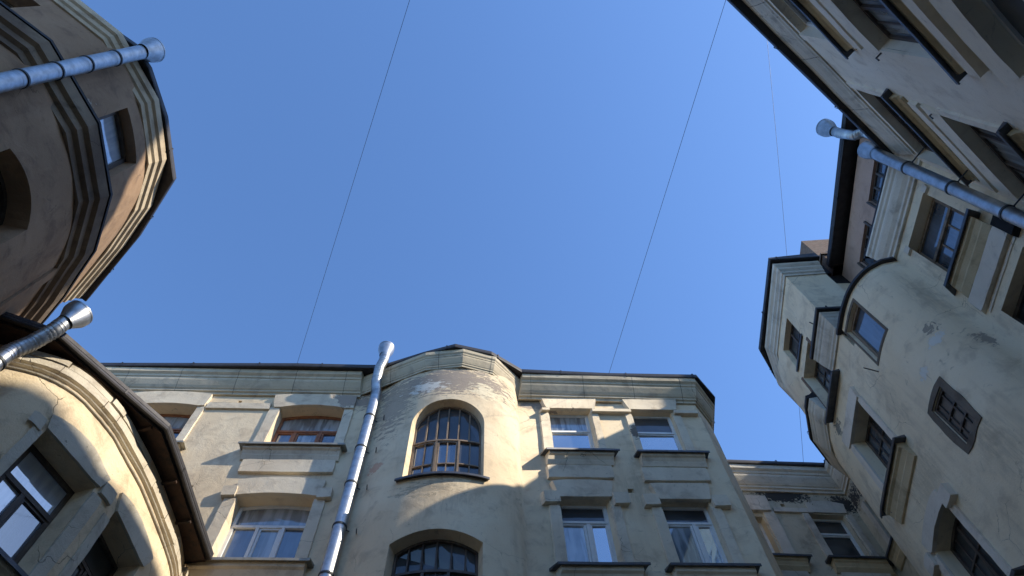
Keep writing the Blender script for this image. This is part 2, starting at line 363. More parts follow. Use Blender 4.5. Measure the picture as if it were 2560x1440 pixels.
def prismxy(mb, poly, z0, z1, mi=0, ztop=None):
    n = len(poly); zt = ztop or [z1]*n
    V, E_, Fc, *_ = delaunay_2d_cdt([Vector(p) for p in poly], [(i, (i+1) % n) for i in range(n)], [], 0, 1e-6)
    key = {(round(p[0], 4), round(p[1], 4)): z for p, z in zip(poly, zt)}
    fs = [f for f in Fc if inside((sum(V[i][0] for i in f)/3, sum(V[i][1] for i in f)/3), poly)]
    mb.add([(v[0], v[1], key.get((round(v[0], 4), round(v[1], 4)), z1)) for v in V], fs, None, mi)
    for i in range(n):
        a, b = poly[i], poly[(i+1) % n]; j = (i+1) % n
        mb.add([(*a, z0), (*b, z0), (*b, zt[j]), (*a, zt[i])], [(0, 1, 2, 3)], None, mi)
    return mb
def tube(mb, pts, r, seg=20, mi=0, caps=True):
    pts = [Vector(p) for p in pts]; rr = r if isinstance(r, (list, tuple)) else [r]*len(pts); rows = []; up = Vector((.3, .9, .1))
    for i, p in enumerate(pts):
        d = ((pts[i]-pts[i-1]).normalized() if i else Vector()) + ((pts[i+1]-pts[i]).normalized() if i+1 < len(pts) else Vector())
        if d.length < 1e-6: d = pts[i]-pts[i-1] if i else Vector((0, 0, 1))
        d.normalize(); a = d.cross(up).normalized(); b = d.cross(a)
        rows.append([(p+(a*math.cos(t)+b*math.sin(t))*rr[i], a*math.cos(t)+b*math.sin(t)) for t in [2*math.pi*k/seg for k in range(seg)]])
    vs = [q[0] for r_ in rows for q in r_]; ns = [q[1] for r_ in rows for q in r_]; fs = []
    for i in range(len(pts)-1):
        for k in range(seg): fs.append((i*seg+k, i*seg+(k+1) % seg, (i+1)*seg+(k+1) % seg, (i+1)*seg+k))
    mb.add(vs, fs, ns, mi)
    if caps:
        mb.add([q[0] for q in rows[0]], [tuple(range(seg))], None, mi); mb.add([q[0] for q in rows[-1]], [tuple(range(seg-1, -1, -1))], None, mi)
    return mb

# ------------------------------------------------------------ windows
def bars_ring(W, mb, out, w, o0, o1, mi=0):
    """frame ring just inside an outline (rect or arched)"""
    a = min(p[0] for p in out); b = max(p[0] for p in out); c = min(p[1] for p in out); d = max(p[1] for p in out)
    m, h = (a+b)/2, (c+d)/2
    inn = [(m+(x-m)*(1-2*w/(b-a)), h+(z-h)*(1-2*w/(d-c))) for x, z in out]
    prism(W, mb, out, o0, o1, [inn], mi); return inn
def window(W, par, a, b, c, d, depth, fm='pvc', gm='g_dark', rise=0., arcn=10, transom=None, mull=(), mulltop=(), cross=(), munt=(), fw=.07,
           surround=None, lintel=None, ears=None, sill=None, apron=None, tm='trim', label=None, sash=None, holew=True, openleaf=None):
    """one window in the opening a..b x c..d (metres on the wall). mull/cross in fractions of the part below the transom"""
    out = arched(a, b, c, d, rise, arcn)
    if holew: W.holes.append((out, depth))
    f = MB(); D = -depth
    bars_ring(W, f, out, fw, D, D+.07)
    zt = c+(d-c)*transom if transom else d
    if transom: box(W, f, a+fw*.5, b-fw*.5, zt-fw*.5, zt+fw*.5, D+.005, D+.085)
    for x in mull: s = a+(b-a)*x; box(W, f, s-fw*.5, s+fw*.5, c+fw, zt-fw*.5, D+.002, D+.08)
    for x in mulltop:
        s = a+(b-a)*x; hh = max(z for x_, z in out) if rise else d
        if rise:
            h = (b-a)/2; r = (h*h+rise*rise)/(2*rise); hh = d+rise-r+math.sqrt(max(0, r*r-(s-(a+b)/2)**2))
        box(W, f, s-.018, s+.018, zt, hh-fw*.6, D+.01, D+.055)
    for z in cross: zz = c+(zt-c)*z; box(W, f, a+fw, b-fw, zz-.02, zz+.02, D+.008, D+.06)
    for x in munt: s = a+(b-a)*x; box(W, f, s-.014, s+.014, c+fw, zt-fw*.5, D+.009, D+.055)
    if sash:                                               # inner sash rings: fractions x0,x1 of the width, below the transom
        for (x0, x1) in sash:
            bars_ring(W, f, rect(a+(b-a)*x0+fw*.6, a+(b-a)*x1-fw*.6, c+fw, zt-fw*.5), .045, D+.012, D+.062)
    win = f.build('window', fm, par, label)
    g = MB()
    e = .02; lights = []
    xs = [0]+sorted(mull)+[1]
    for x0, x1 in zip(xs, xs[1:]): lights.append((a+(b-a)*x0+e*(x0 == 0), a+(b-a)*x1-e*(x1 == 1), c+e, zt))
    gms = gm if isinstance(gm, (list, tuple)) else [gm]
    for k, (p, q, r, s_) in enumerate(lights):              # each light leans a hair differently, so reflections break up
        t1, t2 = random.uniform(-.006, .006), random.uniform(-.006, .006)
        vs = [W.map(p, r, D+.03+t1), W.map(q, r, D+.03-t1), W.map(q, s_, D+.03-t1+t2), W.map(p, s_, D+.03+t1+t2)]
        g.add(vs, [(0, 1, 2, 3) if W.side > 0 else (3, 2, 1, 0)], None, min(k+1, len(gms)-1) if len(gms) > 1 else 0)
    if transom or rise:
        top = [(x, z) for x, z in out if z > zt+1e-4]
        if transom: top = [(a, zt), (b, zt)]+top
        else: top = [(a, d-.001), (b, d-.001)]+top[1:-1] if rise else top
        m_, h_ = (a+b)/2, zt
        g.add([W.map(x+(.01 if x < m_ else -.01), z-.01, D+.028) for x, z in (top if W.side > 0 else top[::-1])], [tuple(range(len(top)))], None, 0)
    g.build('pane', gms, win)
    if surround:
        for (p, q) in surround[0]:
            m = MB(); tbox(W, m, p, q, surround[1], surround[2], 0, surround[3] if len(surround) > 3 else .05); m.build('jamb_trim', tm, win)
    if lintel:                                              # (a0,a1 bottom, b0,b1 top, z0, z1, rise, out)
        a0, a1, b0, b1, z0, z1, rs, oo = lintel; n = 8 if rs else 1
        o_ = [(a0, z0), (a1, z0)]+[(b1+(b0-b1)*i/n, z1+rs*(1-(2*i/n-1)**2)) for i in range(n+1)]
        if rise:                                            # its foot follows the segmental head of the opening
            o_ = [p for p in reversed(out) if p[1] >= d-1e-6 and p[0] < 1e9]
            o_ = [(a0, z0)]+o_+[(a1, z0)]+[(b1+(b0-b1)*i/n, z1+rs*(1-(2*i/n-1)**2)) for i in range(n+1)]
        m = MB(); prism(W, m, worn(o_), 0, oo); m.build('lintel', tm, win)
    if ears:
        for (p, q, r, s_) in ears: m = MB(); tbox(W, m, p, q, r, s_, 0, .06 if tm == 'trim6' else .13); m.build('lintel_ear', tm, win)
    if sill:                                                # (s0,s1,z, out, lip material, moulding depth, moulding material)
        s0, s1, z, oo, lm = sill[:5]; m = MB()
        profile(W, m, s0, s1, [(-depth, z+.11), (0, z+.07), (oo, z), (oo, z-.065), (oo-.02, z-.065), (oo-.03, z-.012), (0, z-.01)], step=.5)
        so_ = m.build('sill', lm, win)
        if len(sill) > 5:
            hm, mm = sill[5:7]; m = MB()
            profile(W, m, s0+.12, s1-.12, [(0, z-.012), (oo-.07, z-.014), (oo-.07, z-.3*hm), (oo-.12, z-.38*hm), (oo-.16, z-.62*hm), (oo-.16, z-.7*hm), (.05, z-hm), (0, z-hm)], step=.5, jit=.012)
            m.build('sill_moulding', mm, win)
    if apron:
        m = MB(); tbox(W, m, *apron[:4], 0, apron[4] if len(apron) > 4 else .08); m.build('apron_panel', tm, win)
    return win

def cornice(W, par, s0, s1, prof, mat, name='cornice', joints=True):
    m = MB(); profile(W, m, s0, s1, prof, step=.9, jit=.01); o = m.build(name, mat, par); return o
def eave(par, pts, z, side, mat='roof', width=.45, th=.06, lip=.09, name='eave', hard=None, back=None):
    """metal roof edge along its own plan line: soffit, fascia lip"""
    W = Wall(pts, side, hard=tuple(range(1, len(pts)-1)), wob=.008)
    m = MB(); b = back if back else width
    profile(W, m, 0, W.len, [(-b, z-.02), (-.03, z-lip), (0, z-lip), (.012, z-lip*.5), (0, z+th), (-.12, z+th+.05), (-b, z+th+.22)], step=1.3, jit=.012)
    s = 1.1
    while s < W.len-.3:                                     # standing seams over the edge
        profile(W, m, s, s+.03, [(-.04, z-lip-.012), (.022, z-lip-.012), (.022, z+th+.03), (-.2, z+th+.14)], caps=False); s += 1.5+random.random()*.5
    return m.build(name, mat, par)
def downpipe(par, path, r, hopper, hr=(.15, .3), label=None, rings=(), spike=None, ringr=1.12):
    """path = pipe centre line from the top; hopper = (base, top) points"""
    m = MB(); tube(m, path, r, 24)
    # wrinkled bends
    for i in range(1, len(path)-1):
        a, b, c = (Vector(path[k]) for k in (i-1, i, i+1))
        if (b-a).normalized().dot((c-b).normalized()) < .985:
            for t in (-.10, -.05, .0, .05, .10):
                q = b+((b-a).normalized() if t < 0 else (c-b).normalized())*t*1.3; d = (a-b) if t < 0 else (c-b)
                d = d.normalized()*.012; tube(m, [q-d, q+d], r*1.05, 24, caps=False)
    o = m.build('downpipe', 'zinc', par, label)
    if hopper:
        hb, ht = Vector(hopper[0]), Vector(hopper[1]); d = ht-hb; h = MB()
        tube(h, [hb, hb+d*.12, hb+d*.6, hb+d*.68, ht, ht, ht-d*.25], [r*1.08, r*1.12, hr[1]*.95, hr[1], hr[1]*1.02, hr[1]*.95, hr[1]*.9], 28, caps=False)
        tube(h, [ht-d*.04, ht+d*.04], hr[1]*1.045, 28, caps=False)
        h.build('hopper_head', 'zinc', o)
    P = [Vector(p) for p in path]; L = [0]
    for a, b in zip(P, P[1:]): L.append(L[-1]+(b-a).length)
    def atl(l):
        for i in range(len(P)-1):
            if l <= L[i+1]: t = (l-L[i])/(L[i+1]-L[i]); return P[i].lerp(P[i+1], t), (P[i+1]-P[i]).normalized()
        return P[-1], (P[-1]-P[-2]).normalized()
    for l in rings:
        if l > L[-1]: continue
        p, d = atl(l); k = MB(); tube(k, [p-d*.022, p+d*.022], r*ringr, 24, caps=False)
        tube(k, [p-d*.022, p-d*.023], [r*ringr, r*.9], 24, caps=False); tube(k, [p+d*.022, p+d*.023], [r*ringr, r*.9], 24, caps=False)
        if spike:
            v = Vector(spike).normalized(); tube(k, [p+v*r*.9, p+v*(Vector(spike).length+.1)], .014, 6)
        k.build('pipe_bracket', 'seam', o)
        k2 = MB(); q = p+d*.12; tube(k2, [q-d*.015, q+d*.015], r*1.035, 24, caps=False); tube(k2, [q+d*.05, q+d*.075], r*1.03, 24, caps=False)
        k2.build('pipe_joint', 'zinc', o)
    return o

# ============================================================ the ground
gm = MB(); gm.add([(-300, -300, G), (300, -300, G), (300, 300, G), (-300, 300, G)], [(0, 1, 2, 3)])
g = gm.build('ground', ground_mat()); g['kind'] = 'structure'

# ============================================================ BUILDING with the round stair bay (far side of the court)
b1 = thing('apartment_building', (-2, 10.5, G), 'pale yellow apartment building with a rounded bay and arched stair windows in its facade', 'building')
W = Wall([(-12, 9.63), (-4.3, 10.40), (-3.75, 10.27), (-3.1, 9.95), (-2.5, 9.77), (-1.95, 9.71), (-1.35, 9.77), (-.8, 9.95), (-.4, 10.22), (-.12, 10.55), (-.04, 10.83), (4.88, 11.32)],
         1, curved=(1, 2, 3, 4, 5, 6, 7, 8))
sp = (.28, .5)
# upper row: A, B left of the bay, D, E right of it
window(W, b1, 1.85, 3.52, 14.62, 16.42, .34, 'brownwood', ['g_mid', 'g_blue', 'g_blue', 'g_blue'], rise=.1, transom=.66, mull=(.3, .7), sash=((0, .3), (.3, .7), (.7, 1)),
       surround=([(1.62, 1.85), (3.52, 3.72)], 14.62, 16.5), lintel=(1.7, 3.7, 1.62, 3.74, 16.42, 16.98, .12, .09),
       sill=(1.3, 3.9, 14.62, .26, 'lippale', .42, 'trim'), apron=(1.55, 3.8, 13.72, 14.18), label='brown framed window partly behind the round corner eave')
window(W, b1, 5.68, 7.38, 14.62, 16.42, .34, 'brownwood', ['g_mid', 'g_blue', 'g_mid', 'g_blue'], rise=.12, transom=.66, mull=(.3, .68), sash=((0, .3), (.3, .68), (.68, 1)),
       surround=([(5.42, 5.68), (7.38, 7.62)], 14.62, 16.45), lintel=(5.5, 7.62, 5.4, 7.62, 16.42, 17.02, .05, .09),
       sill=(5.2, 7.76, 14.62, .26, 'lippale', .42, 'trim'), apron=(5.42, 7.6, 13.72, 14.18), label='brown framed upper window with three lights and a pale sill')
window(W, b1, 13.38, 14.54, 14.62, 16.6, .2, 'pvc', ['g_mid', 'g_sky'], transom=.6, surround=([(13.14, 13.38), (14.54, 14.72)], 14.62, 16.43),
       lintel=(13.28, 14.63, 13.16, 14.73, 16.6, 17.14, .06, .1), ears=[(13.14, 13.36, 16.46, 16.56)], sash=((0, 1),),
       sill=(13.05, 14.92, 14.6, .24, 'lip', .4, 'trim'), apron=(13.15, 14.72, 13.68, 14.14), label='white framed upper window next to the bay')
window(W, b1, 15.64, 16.76, 14.62, 16.6, .2, 'pvc', ['g_dark', 'g_sky'], transom=.6, surround=([(15.46, 15.64), (16.76, 16.98)], 14.62, 16.43),
       lintel=(15.58, 16.90, 15.46, 17.02, 16.6, 17.12, .0, .1), sash=((0, 1),),
       sill=(15.38, 17.22, 14.58, .24, 'lip', .4, 'trim'), apron=(15.43, 17.03, 13.62, 14.1), label='white framed upper window with a tilted sash near the corner')
# row below: C, F, G
window(W, b1, 5.68, 7.38, 10.86, 12.9, .34, 'pvc', ['g_mid', 'g_blue', 'g_mid', 'g_blue'], rise=.08, transom=.7, mull=(.34, .66), sash=((.34, .66),), cross=(),
       surround=([(5.42, 5.68), (7.38, 7.63)], 10.86, 12.84), lintel=(5.62, 7.44, 5.55, 7.54, 12.9, 13.42, .1, .09), ears=[(5.32, 5.64, 12.84, 13.16), (7.42, 7.75, 12.8, 13.12)],
       sill=(5.25, 7.8, 10.86, .26, 'lippale', .5, 'trim'), label='white three light window with a drawn blind')
window(W, b1, 13.36, 14.53, 10.86, 12.98, .24, 'pvc', ['g_dark', 'g_mid', 'g_sky'], transom=.74, mull=(.6,), sash=((0, .6), (.6, 1)), surround=([(13.12, 13.36), (14.53, 14.72)], 10.86, 12.75),
       lintel=(13.34, 14.53, 13.20, 14.64, 12.98, 13.54, .03, .1), ears=[(12.96, 13.33, 12.76, 13.14), (14.55, 14.92, 12.74, 13.12)],
       sill=(13.00, 14.90, 10.84, .26, 'lip', .5, 'trim'), label='white framed lower window with two lights next to the bay')
window(W, b1, 15.65, 16.78, 10.86, 12.98, .24, 'pvc', ['g_dark', 'g_mid', 'g_sky'], transom=.74, mull=(.62,), sash=((0, .62), (.62, 1)), surround=([(15.42, 15.65), (16.78, 17.00)], 10.86, 12.72),
       lintel=(15.63, 16.81, 15.52, 16.92, 12.94, 13.5, .0, .1), ears=[(15.25, 15.61, 12.72, 13.08), (16.83, 17.22, 12.7, 13.06)],
       sill=(15.32, 17.20, 10.84, .26, 'lip', .5, 'trim'), label='white framed lower window with two lights near the corner')
# further rows below the picture keep the facade whole from other positions
for z in (7.1, 3.4, -.3):
    for (a, b) in ((1.85, 3.52), (5.68, 7.38), (13.38, 14.54), (15.65, 16.77)):
        window(W, b1, a, b, z, z+2.05, .32, 'pvc', 'g_mid', transom=.7, mull=(.5,), surround=([(a-.24, a), (b, b+.24)], z, z+2.0), sill=(a-.35, b+.35, z, .24, 'lip', .4, 'trim'))
# bay windows
bwin = window(W, b1, 9.5, 11.29, 12.62, 14.75, .30, 'greywood', ['g_dark', 'g_blue', 'g_blue', 'g_dark'], rise=.87, arcn=18, transom=.73, mull=(.36, .68), munt=(.19, .52, .84), cross=(.45,), sash=((0, .36), (.36, .68)), mulltop=(.18, .34, .5, .66, .82), fw=.05,
       sill=(9.38, 11.4, 12.6, .1, 'lip'), label='round headed stair window with many small panes and one open casement')
window(W, b1, 9.48, 11.3, 8.7, 10.72, .34, 'darkwood', ['g_dark', 'g_dark', 'g_blue', 'g_dark'], rise=.24, arcn=14, transom=.72, mull=(.37, .66), munt=(.52,), cross=(.45,), mulltop=(.17, .34, .51, .68, .85), fw=.06,
       sill=(9.4, 11.4, 8.7, .12, 'lip'), label='dark stair window with a flat arched head, lower in the bay')
window(W, b1, 9.48, 11.3, 4.9, 6.9, .34, 'darkwood', 'g_dark', rise=.24, transom=.72, mull=(.37, .66), mulltop=(.34, .68))
# square vents
for (s, z, e) in ((4.51, 16.76, .1), (4.5, 13.2, .16), (15.08, 13.32, .14)):
    W.holes.append((rect(s-e/2, s+e/2, z-e/2, z+e/2), .25)); m = MB(); box(W, m, s-e/2-.02, s+e/2+.02, z-e/2-.02, z+e/2+.02, -.3, -.24); m.build('vent', 'black', b1)
wallmesh(W, rect(0, W.len, G, 17.6), 'wall', 'yellow', b1)
for (a, b, c, d, o) in ((3.74, 5.4, 16.36, 16.62, .06), (14.53, 15.6, 16.44, 16.57, .12), (16.8, 17.46, 16.42, 16.55, .12)):
    m = MB(); box(W, m, a, b, c, d, 0, o); m.build('string_course', 'trim', b1)
# chamfered corner and flank
Wc = Wall([(4.88, 11.32), (5.33, 12.0), (5.36, 15.2)], 1, hard=(1,))
wallmesh(Wc, rect(0, Wc.len, G, 17.6), 'side_wall', 'yellow', b1)
CP = [(0, 17.02), (.05, 17.02), (.055, 17.10), (.10, 17.13), (.10, 17.19), (.13, 17.22), (.17, 17.30), (.235, 17.46), (.245, 17.5), (.245, 17.56), (.27, 17.58), (.28, 17.66), (.34, 17.72), (.345, 17.82), (.345, 17.9), (0, 17.9)]
Wk = Wall([(-12, 9.63), (-4.35, 10.38), (-3.25, 10.0), (-2.5, 9.74), (-1.5, 9.70), (-.7, 10.0), (-.04, 10.78), (4.88, 11.32), (5.33, 12.0), (5.36, 15)], 1, hard=tuple(range(1, 9)), wob=.008)
m = MB(); CB = [(o*.52, 17.16+(z-17.02)*.82) for o, z in CP]
profile(Wk, m, 0, Wk.S[1], CP, step=.9, jit=.01); profile(Wk, m, Wk.S[1], Wk.S[6], CB, step=.9, jit=.01); profile(Wk, m, Wk.S[6], Wk.len, CP, step=.9, jit=.01); s = 1.2
while s < Wk.len-1:                                        # open joints between the cornice blocks
    profile(Wk, m, s, s+.014, [(o+.003, z-.003) for o, z in (CB if Wk.S[1] < s < Wk.S[6] else CP)[1:-1]], 1, caps=False); s += 1.35+random.random()*.25
m.build('cornice', ['cornice', 'jointdirt'], b1)
EV = [(-12.2, 9.25), (-6.25, 9.72), (-4.3, 9.92), (-3.84, 9.96), (-2.61, 9.63), (-1.7, 9.44), (-.7, 9.76), (.12, 10.4), (2.6, 10.72), (5.17, 10.97), (5.72, 11.7), (5.78, 15)]
eave(b1, EV, 17.98, 1, width=.55)
m = MB(); prismxy(m, EV+[(-.5, 15.5), (-12.2, 15.5)], 18.02, 18.03, ztop=[18.06]*len(EV)+[20.2, 20.2]); m.build('roof', 'roof', b1)
m = MB(); prismxy(m, [(-12, 10.4), (-4.3, 11.1), (-3, 10.6), (-1.9, 10.45), (-1, 10.6), (-.5, 11.5), (4.4, 11.95), (4.85, 12.4), (4.88, 15.5), (-12, 15.5)], G, 17.95); m.build('core', 'black', b1)
# zinc pipe with hopper
def P1(z, o, ds=0):
    p, n = W.at(8.2+ds); q = p+Vector((.0995, -.995))*o; return (q.x, q.y, z)
downpipe(b1, [P1(18.22, .56, .06), P1(17.9, .55, .05), P1(17.6, .5, -.03), P1(17.15, .36, -.06), P1(16.75, .22, 0), P1(16.45, .2), P1(G, .2)], .135, (P1(18.16, .56, .04), P1(18.62, .57, .04)), (.14, .225),
         label='bright zinc downpipe running down beside the round bay', rings=[2.7+i*1.32 for i in range(14)], spike=(.35, .25, 0))
# iron spikes beside the pipe
for k in range(6):
    z = 15.5-1.35*k; p = W.map(8.62, z, 0); m = MB(); tube(m, [p, p+Vector((.06, -.22, -.12))], .012, 6); m.build('iron_pin', 'seam', b1)

# ============================================================ recessed wing in the far right corner
b2 = thing('corner_wing', (7.5, 14.6, G), 'dim recessed wing with soot stains below its cornice, behind the yellow flank', 'building')
V2 = Wall([(5., 14.28), (9.55, 14.86), (9.68, 12.6)], 1, hard=(1,))
window(V2, b2, .9, 1.66, 14.3, 15.95, .3, 'pvc', ['g_dark', 'g_mid'], transom=.62, surround=([(1.72, 2.05)], 14.3, 16.15), lintel=(.8, 1.95, .8, 2.0, 16.1, 16.72, 0, .12), tm='damptrim', sash=((0, 1),),
       sill=(.6, 2.3, 14.22, .3, 'lip', .36, 'ochre'), apron=(.75, 2.1, 13.3, 13.85), label='narrow white framed window beside the yellow flank')
window(V2, b2, 3.06, 4.1, 14.3, 16.12, .24, 'pvc', ['g_dark', 'g_dark'], transom=.66, surround=([(2.85, 3.06), (4.14, 4.34)], 14.3, 16.1), lintel=(3.1, 4.2, 3.1, 4.3, 16.16, 16.55, .12, .05), tm='damptrim', sash=((0, 1),),
       sill=(2.75, 4.6, 14.22, .3, 'lip', .36, 'ochre'), apron=(2.95, 4.3, 13.3, 13.85), label='larger white framed window in the inner corner under a soot stain')
window(V2, b2, 5.15, 5.9, 14.3, 16.05, .24, 'pvc', ['g_dark', 'g_dark'], transom=.66, surround=([(4.95, 5.15), (5.9, 6.1)], 14.3, 16.1), tm='damptrim',
       sill=(4.62, 6.2, 14.22, .3, 'lip', .36, 'ochre'), label='window on the return wall of the inner corner')
V2.holes.append((rect(2.38, 2.5, 16.4, 16.52), .2))
for z in (10.6, 6.9, 3.2):
    for (a, b) in ((.9, 1.66), (3.06, 4.1)): window(V2, b2, a, b, z, z+1.9, .3, 'pvc', 'g_dark', transom=.66, sill=(a-.3, b+.3, z, .26, 'lip', .36, 'ochre'))
wallmesh(V2, rect(0, V2.len, G, 17.6), 'wall', 'damp', b2)
m = MB(); box(V2, m, 2.36, 2.52, 16.38, 16.54, -.25, -.2); m.build('vent', 'black', b2)
m = MB(); box(V2, m, 2.06, 3.2, 16.12, 16.28, 0, .07); m.build('string_course', 'damptrim', b2)
cornice(V2, b2, 0, V2.len, [(o, z) for o, z in CP], 'cornice3')
eave(b2, [(5., 13.9), (9.28, 14.42), (9.36, 12.6)], 17.98, 1, width=.5)
m = MB(); prismxy(m, [(5., 13.95), (9.28, 14.46), (9.36, 12.6), (14, 12.5), (14, 19), (5.3, 19)], 18.02, 18.1, ztop=[18.06]*3+[22.8, 22.8, 20.5]); m.build('roof', 'roof', b2)  # rear edge raised out of view to keep this wing in shade
m = MB(); prismxy(m, [(5.3, 14.9), (10.1, 15.5), (10.2, 12.7), (14, 12.7), (14, 19), (5.3, 19)], G, 17.95); m.build('core', 'black', b2)

# ============================================================ tower building on the right
b3 = thing('tower_building', (9, 8, G), 'weathered yellow building on the right with small tower, round bulge and brown attic storey', 'building')
W3 = Wall([(8.6, 3.4), (8.41, 3.9), (8.2, 6.05), (7.88, 6.1), (7.55, 6.3), (7.32, 6.65), (7.22, 7.1), (7.2, 7.6), (7.2, 10.), (7.3, 10.55), (7.5, 11.1), (7.9, 11.65), (8.6, 12.3), (9.7, 13.1)],
          -1, curved=(3, 4, 5, 6, 8, 9, 10, 11))
dl = 'lip'
window(W3, b3, 1.14, 2.3, 12.1, 13.78, .3, 'greywood', ['g_blue', 'g_blue'], transom=.64, cross=(), munt=(.3, .63), fw=.075, surround=([(.98, 1.14), (2.3, 2.46)], 13.62, 13.8, .06),
       sill=(1.0, 2.62, 12.0, .28, dl, .42, 'ochre'), apron=(1.08, 2.58, 11.1, 11.5, .1), tm='trim3', label='old wooden window under the grey cornice beside the downpipe')
window(W3, b3, 1.2, 2.35, 8.9, 10.8, .3, 'darkwood', 'g_dark', transom=.64, munt=(.33, .66), fw=.075, sill=(1.0, 2.6, 8.8, .28, dl, .42, 'ochre'), apron=(1.1, 2.5, 11.0, 11.05, .02), tm='trim3', label='dark lower window at the right edge of the picture')
window(W3, b3, 4.02, 4.74, 12.45, 13.78, .16, 'greywood', 'g_blue', fw=.07, label='small top hinged window high on the round bulge')
window(W3, b3, 4.12, 4.62, 9.5, 10.5, .1, 'darkwood', 'g_dull', cross=(.3, .62), munt=(.3, .72), fw=.05, label='small barred window in a rough grey frame on the bulge')
window(W3, b3, 5.9, 6.98, 11.0, 12.85, .32, 'darkwood', ['g_dark', 'g_dark', 'g_blue'], mull=(.5,), munt=(.25, .75), cross=(.35, .7), fw=.07, surround=([(5.76, 5.9), (6.98, 7.14)], 11.1, 12.85, .05), lintel=(5.78, 7.14, 5.74, 7.18, 12.85, 13.2, 0, .08), tm='trim3',
       sill=(5.58, 7.42, 11.1, .26, dl, .42, 'ochre'), label='wooden casement window with a dark sill on the tower wall')
window(W3, b3, 5.93, 7.02, 7.75, 9.66, .32, 'darkwood', 'g_dark', mull=(.5,), munt=(.25, .75), cross=(.35, .7), fw=.07, rise=.06, surround=([(5.78, 5.93), (7.02, 7.18)], 7.75, 9.6, .05), lintel=(5.9, 7.06, 5.85, 7.12, 9.66, 9.96, .08, .08),
       ears=[(5.56, 5.88, 9.45, 9.76), (7.1, 7.42, 9.45, 9.76)], tm='trim3', sill=(5.5, 7.4, 7.75, .26, dl, .42, 'ochre'), label='dark casement window lower on the tower wall')
for z in (4.2, .6): window(W3, b3, 5.93, 7.02, z, z+1.9, .32, 'darkwood', 'g_dark', mull=(.5,), fw=.07); window(W3, b3, 1.2, 2.35, z, z+1.9, .32, 'darkwood', 'g_dark', mull=(.5,), fw=.07)
wallmesh(W3, [(0, G), (W3.len, G), (W3.len, 14.15), (8.35, 14.15), (8.35, 13.4), (4.79, 13.4), (4.79, 14.02), (2.78, 14.02), (2.78, 14.4), (0, 14.4)], 'wall', 'yellow3', b3)
# rough cement frames round the small windows
M['cement'] = plaster('rough_cement', (.14, .115, .09), (.08, .065, .055), (.2, .165, .13), bump=.8)
m = MB(); prism(W3, m, rect(3.97, 4.79, 12.38, 13.86), 0, .012, [rect(4.02, 4.74, 12.45, 13.78)]); m.build('cement_frame', 'cement', b3)
m = MB(); prism(W3, m, worn([(4.0, 9.41), (4.4, 9.37), (4.75, 9.4), (4.77, 10.0), (4.74, 10.6), (4.4, 10.63), (3.99, 10.61), (3.98, 10.0)], .02), 0, .02, [rect(4.12, 4.62, 9.5, 10.5)])
m.build('cement_frame', 'cement', b3)
# tower above the wall
WT = Wall([(9.0, 8.02), (8.28, 8.0), (8.26, 7.72), (7.21, 7.72), (7.2, 10.), (7.3, 10.55), (7.5, 11.1), (7.9, 11.65), (8.4, 12.1)], -1, hard=(1, 2, 3))
def ts(s): return WT.S[3]+(s-4.91)                         # same s as on W3 along the west face
window(WT, b3, ts(5.92), ts(6.98), 13.95, 15.6, .34, 'darkwood', ['g_dark', 'g_blue', 'g_blue'], mull=(.5,), munt=(.25, .75), cross=(.35, .7), fw=.06,
       surround=([(ts(5.84), ts(5.92)), (ts(6.98), ts(7.06))], 14.2, 15.68, .02), tm='brick', sill=(ts(5.74), ts(7.12), 13.85, .2, dl), label='window under the tower that breaks the grey cornice')
window(WT, b3, ts(5.95), ts(6.93), 15.98, 16.98, .22, 'darkwood', 'g_dark', mull=(.5,), cross=(.5,), fw=.05, sill=(ts(5.92), ts(6.97), 15.96, .05, dl), label='small tower window')
wallmesh(WT, [(0, 13.4), (WT.len, 13.4), (WT.len, 17.7), (WT.S[2]-.0, 17.7), (WT.S[2]-.0, 17.3), (0, 17.3)], 'tower_wall', 'yellow3', b3)
TP = [(0, 17.3), (.03, 17.3), (.035, 17.38), (.07, 17.42), (.075, 17.5), (.12, 17.58), (.12, 17.66), (.17, 17.74), (.17, 17.85), (0, 17.85)]
WT2 = Wall([(8.26, 7.72), (7.21, 7.72), (7.2, 10.05), (7.65, 11.25), (8.4, 12.1)], -1, hard=(1, 2, 3), wob=.006)
cornice(WT2, b3, 0, WT2.len, TP, 'cornice3', 'tower_cornice')
TE = [(8.32, 7.46), (6.99, 7.45), (6.93, 10.24), (7.45, 11.18), (8.3, 12.2)]
eave(b3, TE, 17.96, -1, width=.4, lip=.07)
m = MB(); prismxy(m, TE+[(9.8, 11.2), (9.8, 9.1), (9.8, 8.6), (9.8, 8.0), (8.4, 8.0)], 17.98, 18.05, ztop=[18.2, 18.05, 18.05, 18.1, 18.5, 21.0, 20.9, 20.65, 19.95, 18.9]); m.build('tower_roof', 'roof', b3)  # unseen ridge heights shaped to fit the shadow edge on the bay facade
# cornice pieces of the main wall: beside the tower, beyond it, and along the attic
KP = [(0, 14.08), (.05, 14.08), (.055, 14.14), (.09, 14.17), (.10, 14.22), (.15, 14.3), (.20, 14.42), (.21, 14.46), (.21, 14.5), (.24, 14.54), (.25, 14.6), (.28, 14.64), (.28, 14.7), (0, 14.74)]
Wa = Wall([(8.3, 7.72), (7.2, 7.72), (7.2, 8.72)], -1, hard=(1,), wob=.006)
cornice(Wa, b3, 0, Wa.len, [(o*.8, z) for o, z in KP], 'cornice3')
eave(b3, [(8.3, 7.44), (6.93, 7.43), (6.93, 8.74)], 14.76, -1, width=.3, lip=.05, name='cornice_flashing', back=.3)
Wb = Wall([(7.2, 9.8), (7.2, 10.1), (7.42, 10.95), (7.9, 11.65), (8.7, 12.35)], -1, hard=(1, 2, 3), wob=.006)
cornice(Wb, b3, 0, Wb.len, [(o*.8, z) for o, z in KP], 'cornice3')
